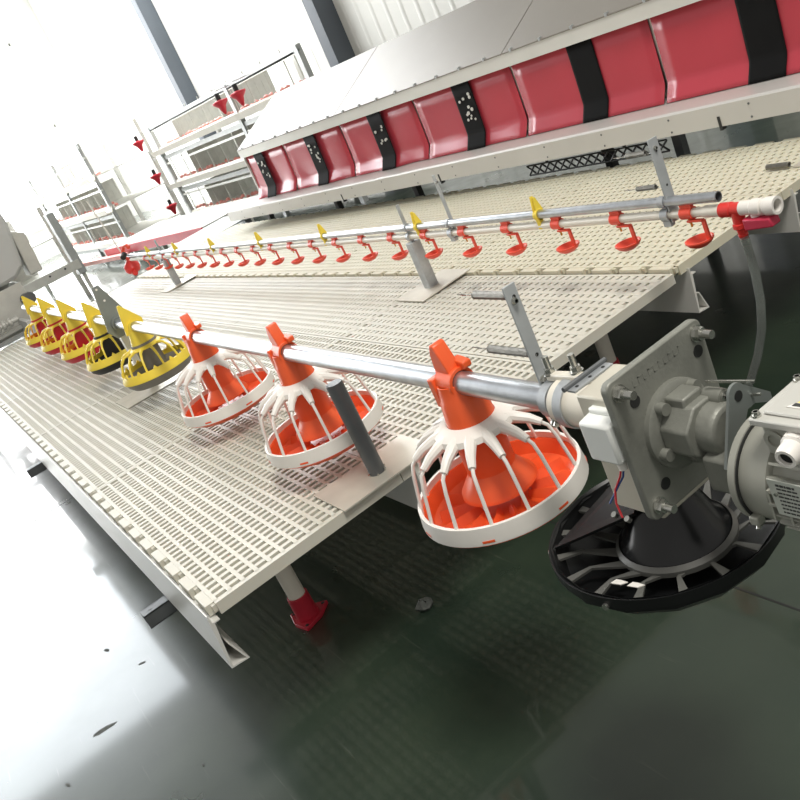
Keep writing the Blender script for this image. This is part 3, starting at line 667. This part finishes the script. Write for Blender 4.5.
def drape(x0, x1, amp, nm, m, dy=0., wob=.0):
    b = MB(); prof = [(2.972, 1.003), (2.972, .93), (2.968, .86), (2.962, .80), (2.955, .765), (2.944, .742), (2.932, .722), (2.928, .702), (2.934, .692)]
    prof = [(2.972, 1.046), (2.972, .97), (2.970, .90), (2.968, .84), (2.966, .790), (2.965, .770), (2.961, .758), (2.950, .738), (2.936, .714), (2.925, .6935)]
    n = 15; ph = random.random() * 6; vs = []; s2 = random.random() * 3
    for j in range(n + 1):
        u = j / n
        for k, (y, z) in enumerate(prof):
            v = k / (len(prof) - 1)
            vs.append((x0 + (x1 - x0) * u + wob * v * math.sin(ph) * .05, y + dy + amp * v * (math.sin(u * 7 + ph + v * 2.2) + .6 * math.sin(u * 13 + s2 - v * 4)) , z))
    K = len(prof); fs = [(j * K + k, j * K + k + 1, (j + 1) * K + k + 1, (j + 1) * K + k) for j in range(n) for k in range(K - 1)]
    b.add(vs, fs); o = b.build(nm, m, t, smooth=60)
    sd = o.modifiers.new('thick', 'SOLIDIFY'); sd.thickness = .002
    return o
joints = [-1.845 - .885 * k for k in range(6)]          # -1.81 ... -6.41
edges = [NX1 + .0] + joints + [NX0 + .01]
for k in range(len(edges) - 1):
    xa, xb = edges[k + 1] + .008, edges[k] - .008
    far = k >= 4
    drape(xa, xb, .010 if far else (.004 if k >= 3 else .0003), 'curtain', 'curtain')
    MB().box(xa - .016, xa + .004, 2.980, 2.984, .77, 1.05).build('divider', 'nestwhite', t)
    xc = -1.355 - .89 * k
    if xc - .09 > NX0:
        sdy = -.024 if far else (-.014 if k == 3 else -.006)
        s = drape(xc - .080, xc + .080, 0, 'curtain_strip', 'strip', dy=sdy)
        for i in range(12 if far or k == 3 else 0):
            xx, zz = xc + random.uniform(-.05, .05), random.uniform(.84, .98)
            MB().cyl((xx, 2.970 + sdy, zz), (xx, 2.9645 + sdy, zz), random.uniform(.006, .010), 8).build('hole_light_disc', 'nestwhite', s)  # pale discs painted as light showing through the strip's holes
for x in (-2.78, -3.20, -4.85, -5.9, -1.2, -7.1):
    b = MB().box(x - .022, x + .022, 2.98, 3.02, 0, .68); b.build('leg', 'dksteel' if x > -3 else 'dark', t)
for x in (-2.36, -4.22, -5.35):
    b = MB().bar((x, 2.79, .60), (x + .05, 3.02, .66), .012, .03).box(x - .006, x + .006, 2.750, 2.775, .585, .64); b.build('brace', 'dark', t)
# black zig-zag belt guide under the tray
b = MB(); x = -3.55
while x < -2.72:
    for s1 in (0, 1):
        a = (x, 2.80, .575 if s1 else .530); c = (x + .055, 2.80, .530 if s1 else .575); b.tube([a, c], .0045, 6)
    b.tube([(x, 2.80, .577), (x + .055, 2.80, .577)], .004, 6).tube([(x, 2.80, .528), (x + .055, 2.80, .528)], .004, 6); x += .055
for xx in (-3.4, -2.9): b.box(xx - .006, xx + .006, 2.795, 2.805, .577, .684)
tag(b.build('lattice_guide', 'black', t), 'black lattice guide strip')

nest = t; th_ = math.radians(2.0); pv = Vector((-3, 2.85, 0)); nest.rotation_euler.z = th_
nest.location = pv + Matrix.Rotation(th_, 3, 'Z') @ (Vector((-4, 3.0, 0)) - pv)
# ------------------------------------------------------------------ things beyond the platform
# second nest with red sheet, farther along
t = thing('far_nest', (-10.5, 2.7, 0), 'low far nest with dark red sides beyond the platform end', 'nest')
b = MB(); b.bar((-12.5, 2.62, .445), (-9.15, 2.92, .445), .03, .10); b.build('red_side', 'panred', t)
b = MB(); b.bar((-12.5, 3.05, .49), (-9.15, 3.35, .49), .85, .02); b.build('top_sheet', 'nestwhite', t)
b = MB(); b.bar((-13.6, 2.42, .39), (-11.5, 2.62, .39), .10, .05); b.build('front_tray', 'pinkcup', t)
for x, y in ((-12.2, 2.75), (-9.3, 3.0), (-9.3, 3.5), (-12.2, 3.3)): MB().box(x - .03, x + .03, y - .03, y + .03, 0, .48).build('leg', 'rack', t)
t = thing('grey_platform', (-8.2, 2.6, 0), 'grey sheet platform between the nest box end and the far racks', 'platform')
MB().prism([(-8.9, 2.2, .47), (-8.9, 3.1, .50), (-7.93, 3.1, .50), (-7.93, 2.2, .47)], (0, 0, .012)).build('sheet', 'bracket', t)
b = MB()
for x in (-8.8, -8.05):
    for y in (2.3, 3.0): b.box(x - .03, x + .03, y - .03, y + .03, 0, .475)
b.build('leg', 'dksteel', t)
# cage racks
def rack(name_label, x0, x1, y, posts, tiers, ztop, seed, group=None):
    t = thing('cage_rack', ((x0 + x1) / 2, y, 0), name_label, 'rack', group); random.seed(seed)
    for x in posts:
        MB().box(x - .045, x + .045, y - .03, y + .03, 0, ztop + (.0)).build('post', 'rackd', t)
        if x < x1 - .2 or x1 < -9: MB().box(x - .045, x + .045, y + 1.0, y + 1.06, 0, ztop).build('post', 'rack', t)
    MB().box(x0, x1, y - .02, y + .02, ztop - .07, ztop).build('top_beam', 'rackd', t)
    for z in tiers:
        sh = MB().box(x0, x1, y, y + 1.0, z - .015, z).build('shelf', 'rack', t)
        MB().prism([(x0, y - .16, z + .02), (x0, y - .13, z - .06), (x0, y - .03, z - .06), (x0, y - .0, z + .04), (x0, y - .012, z + .04), (x0, y - .04, z - .045), (x0, y - .125, z - .045), (x0, y - .148, z + .02)], (x1 - x0, 0, 0)).build('feed_trough', 'trough', t)
        MB().box(x0, x1, y - .02, y + .0, z + .30, z + .33).build('rail', 'rack', t)
        MB().box(x0, x1, y - .01, y + .02, z - .16, z - .10).build('rail', 'rackd', t)
        cups = MB()
        for i in range(int((x1 - x0) / .16)):
            xx = x0 + .1 + i * .16 + random.uniform(-.03, .03); cups.lathe([(0, 0), (.03, 0), (.035, .03), (.0, .05)], (xx, y + .10, z + random.uniform(.0, .04)), seg=8)
        tag(cups.build('cup', 'pinkcup', t), kind='stuff')
        for i in range(int((x1 - x0) / 1.9)):
            xx = x0 + 1.0 + i * 1.9; g_ = MB().box(xx - .008, xx + .008, y + .05, y + .9, z, z + .40)
            for k in range(9): g_.box(xx - .014, xx + .014, y + .06 + k * .1, y + .08 + k * .1, z, z + .40)
            g_.build('partition', 'rack', t)
        w = MB()
        for i in range(int((x1 - x0) / .55)):
            xx = x0 + .3 + i * .55; w.tube([(xx, y, z), (xx, y, z + .42)], .008, 6)
        tag(w.build('wire_front', 'rack', t), kind='stuff')
    return t
rack('tall white cage rack behind the far end of the nest box', -14.2, -8.5, 4.5, (-14.15, -10.66, -8.55), (.28, .80, 1.34), 1.72, 5)
rack('pale cage rack farthest back at the left by the window wall', -20.5, -15.0, 3.6, (-20.4, -17.6, -15.1), (.3, .85, 1.4), 1.95, 6)
rack('low pale equipment rack beside the grey machine at the far left', -16.4, -13.0, 1.2, (-16.3, -13.1), (.42, .92), 1.35, 8)
def bell(x, y, z, label, arm):
    t = thing('bell_drinker', (x, y, z - .12), label, 'drinker', 'red bell drinkers hanging at the racks')
    MB().lathe([(0, -.12), (.02, -.10), (.05, -.02), (.10, .03), (.10, .05), (.0, .07)], (x, y, z), seg=14).build('bell', 'panred', t)
    MB().cyl((x, y, z + .06), (x, y, z + .14), .030, 10).build('cap', 'dark', t)
    MB().tube([(x, y, z + .14), (x, y, arm[2]), arm], .006, 6).build('hanger_rod', 'rackd', t)
bell(-10.55, 4.30, 1.52, 'red bell drinker under the rack top beam, left of a pair', (-10.55, 4.485, 1.69)); bell(-9.95, 4.30, 1.52, 'red bell drinker under the rack top beam, right of a pair', (-9.95, 4.485, 1.69))
bell(-14.7, 4.4, 1.55, 'faint red bell drinker highest at the far left', (-14.19, 4.5, 1.71)); bell(-14.7, 4.4, .98, 'red bell drinker at mid height between the far racks', (-14.19, 4.5, 1.25)); bell(-14.7, 4.4, .45, 'red bell drinker lowest between the far racks', (-14.19, 4.5, .70))
# steel frame with pierced cross beam
t = thing('steel_frame', (-10.8, 1.9, 0), 'pale steel frame with a pierced cross beam at the far left', 'frame')
MB().box(-10.88, -10.72, 1.86, 1.95, .50, 1.25).build('post', 'rackd', t, bevel=.004)
MB().box(-10.83, -10.77, 1.89, 1.93, 0, .50).build('leg', 'rack', t)
MB().box(-10.72, -10.70, 1.20, 1.92, .565, .672).build('cross_beam', 'rack', t)
b = MB()
for y in (1.55, 1.74): b.cyl((-10.70, y, .635), (-10.697, y, .635), .012, 10)
b.build('hole', 'dark', t)
MB().box(-10.76, -10.70, 1.20, 1.26, 0, .60).build('post', 'rackd', t)
# grey machine at the far left
t = thing('conveyor_machine', (-8.9, .7, 0), 'large grey machine with rounded hood at the far left edge', 'machine')
hood = [(-8.6 , .35, .86), (-8.6, 1.00, .90), (-8.6, 1.10, .98), (-8.6, 1.17, 1.35), (-8.6, 1.16, 1.62), (-8.6, 1.05, 1.75), (-8.6, .35, 1.80)]
MB().prism(hood, (-.9, 0, 0)).build('hood', 'machine', t, bevel=.03)
MB().box(-9.4, -8.62, .35, 1.00, .42, .86).build('cabinet', 'rack', t, bevel=.004)
MB().prism([(-8.7, 1.12, .86), (-8.7, 1.24, .86), (-8.7, 1.27, 1.22), (-8.7, 1.16, 1.28)], (-.3, 0, 0)).build('side_flap', 'rack', t, bevel=.01)
MB().cyl((-8.62, .965, .70), (-8.52, .99, .70), .055, 20).build('pipe_stub', 'dksteel', t)
b = MB().box(-9.3, -8.7, .36, .42, 0, .42).box(-9.3, -8.7, .9, .96, 0, .42); b.build('leg', 'rackd', t)
b = MB()
for i in range(12): b.lathe([(.025, 0), (.042, .01), (.042, .03), (.025, .04)], (-8.45, .10 + i * .055, .60), (0, 1, 0), 12)
b.cyl((-8.45, .08, .60), (-8.45, .80, .60), .024, 12); b.build('brush_roller', 'rack', t)
for i in range(4): MB().box(-8.58 + i * .13, -8.50 + i * .13, .05, .80, .50 - i * .05, .53 - i * .05).build('belt', 'rackd' if i % 2 else 'rack', t)
for yy in (.80, .04): MB().box(-8.6, -8.05, yy, yy + .04, 0, .58).build('side_plate', 'machine', t)
# dark scuff marks on the floor finish
random.seed(4)
for x, y, r, rz, lab in ((-2.975, -.047, .012, .3, 'tiny dark scuff on the bright floor, closest to the platform edge'), (-2.74, .02, .010, 1., 'tiny grey scuff on the bright floor near the corner of the platform'),
                     (-2.534, -.165, .022, 1.35, 'largest dark elongated scuff on the bright floor at lower left'), (-2.403, -.312, .009, .2, 'small dark scuff at the very bottom left of the floor'), (-2.069, 0, .006, 0, 'dark speck on the floor at the bottom beside the reflection')):
    q = []
    for i in range(9):
        a = 2 * PI * i / 9; k = random.uniform(.7, 1.2); px, py = 1.6 * r * k * math.cos(a), .55 * r * k * math.sin(a)
        q.append((x + px * math.cos(rz) - py * math.sin(rz), y + px * math.sin(rz) + py * math.cos(rz), .0002))
    tag(MB().prism(q, (0, 0, .0006)).build('floor_scuff', 'rubble', origin=(x, y, 0)), lab, 'floor mark', 'dark marks on the floor')
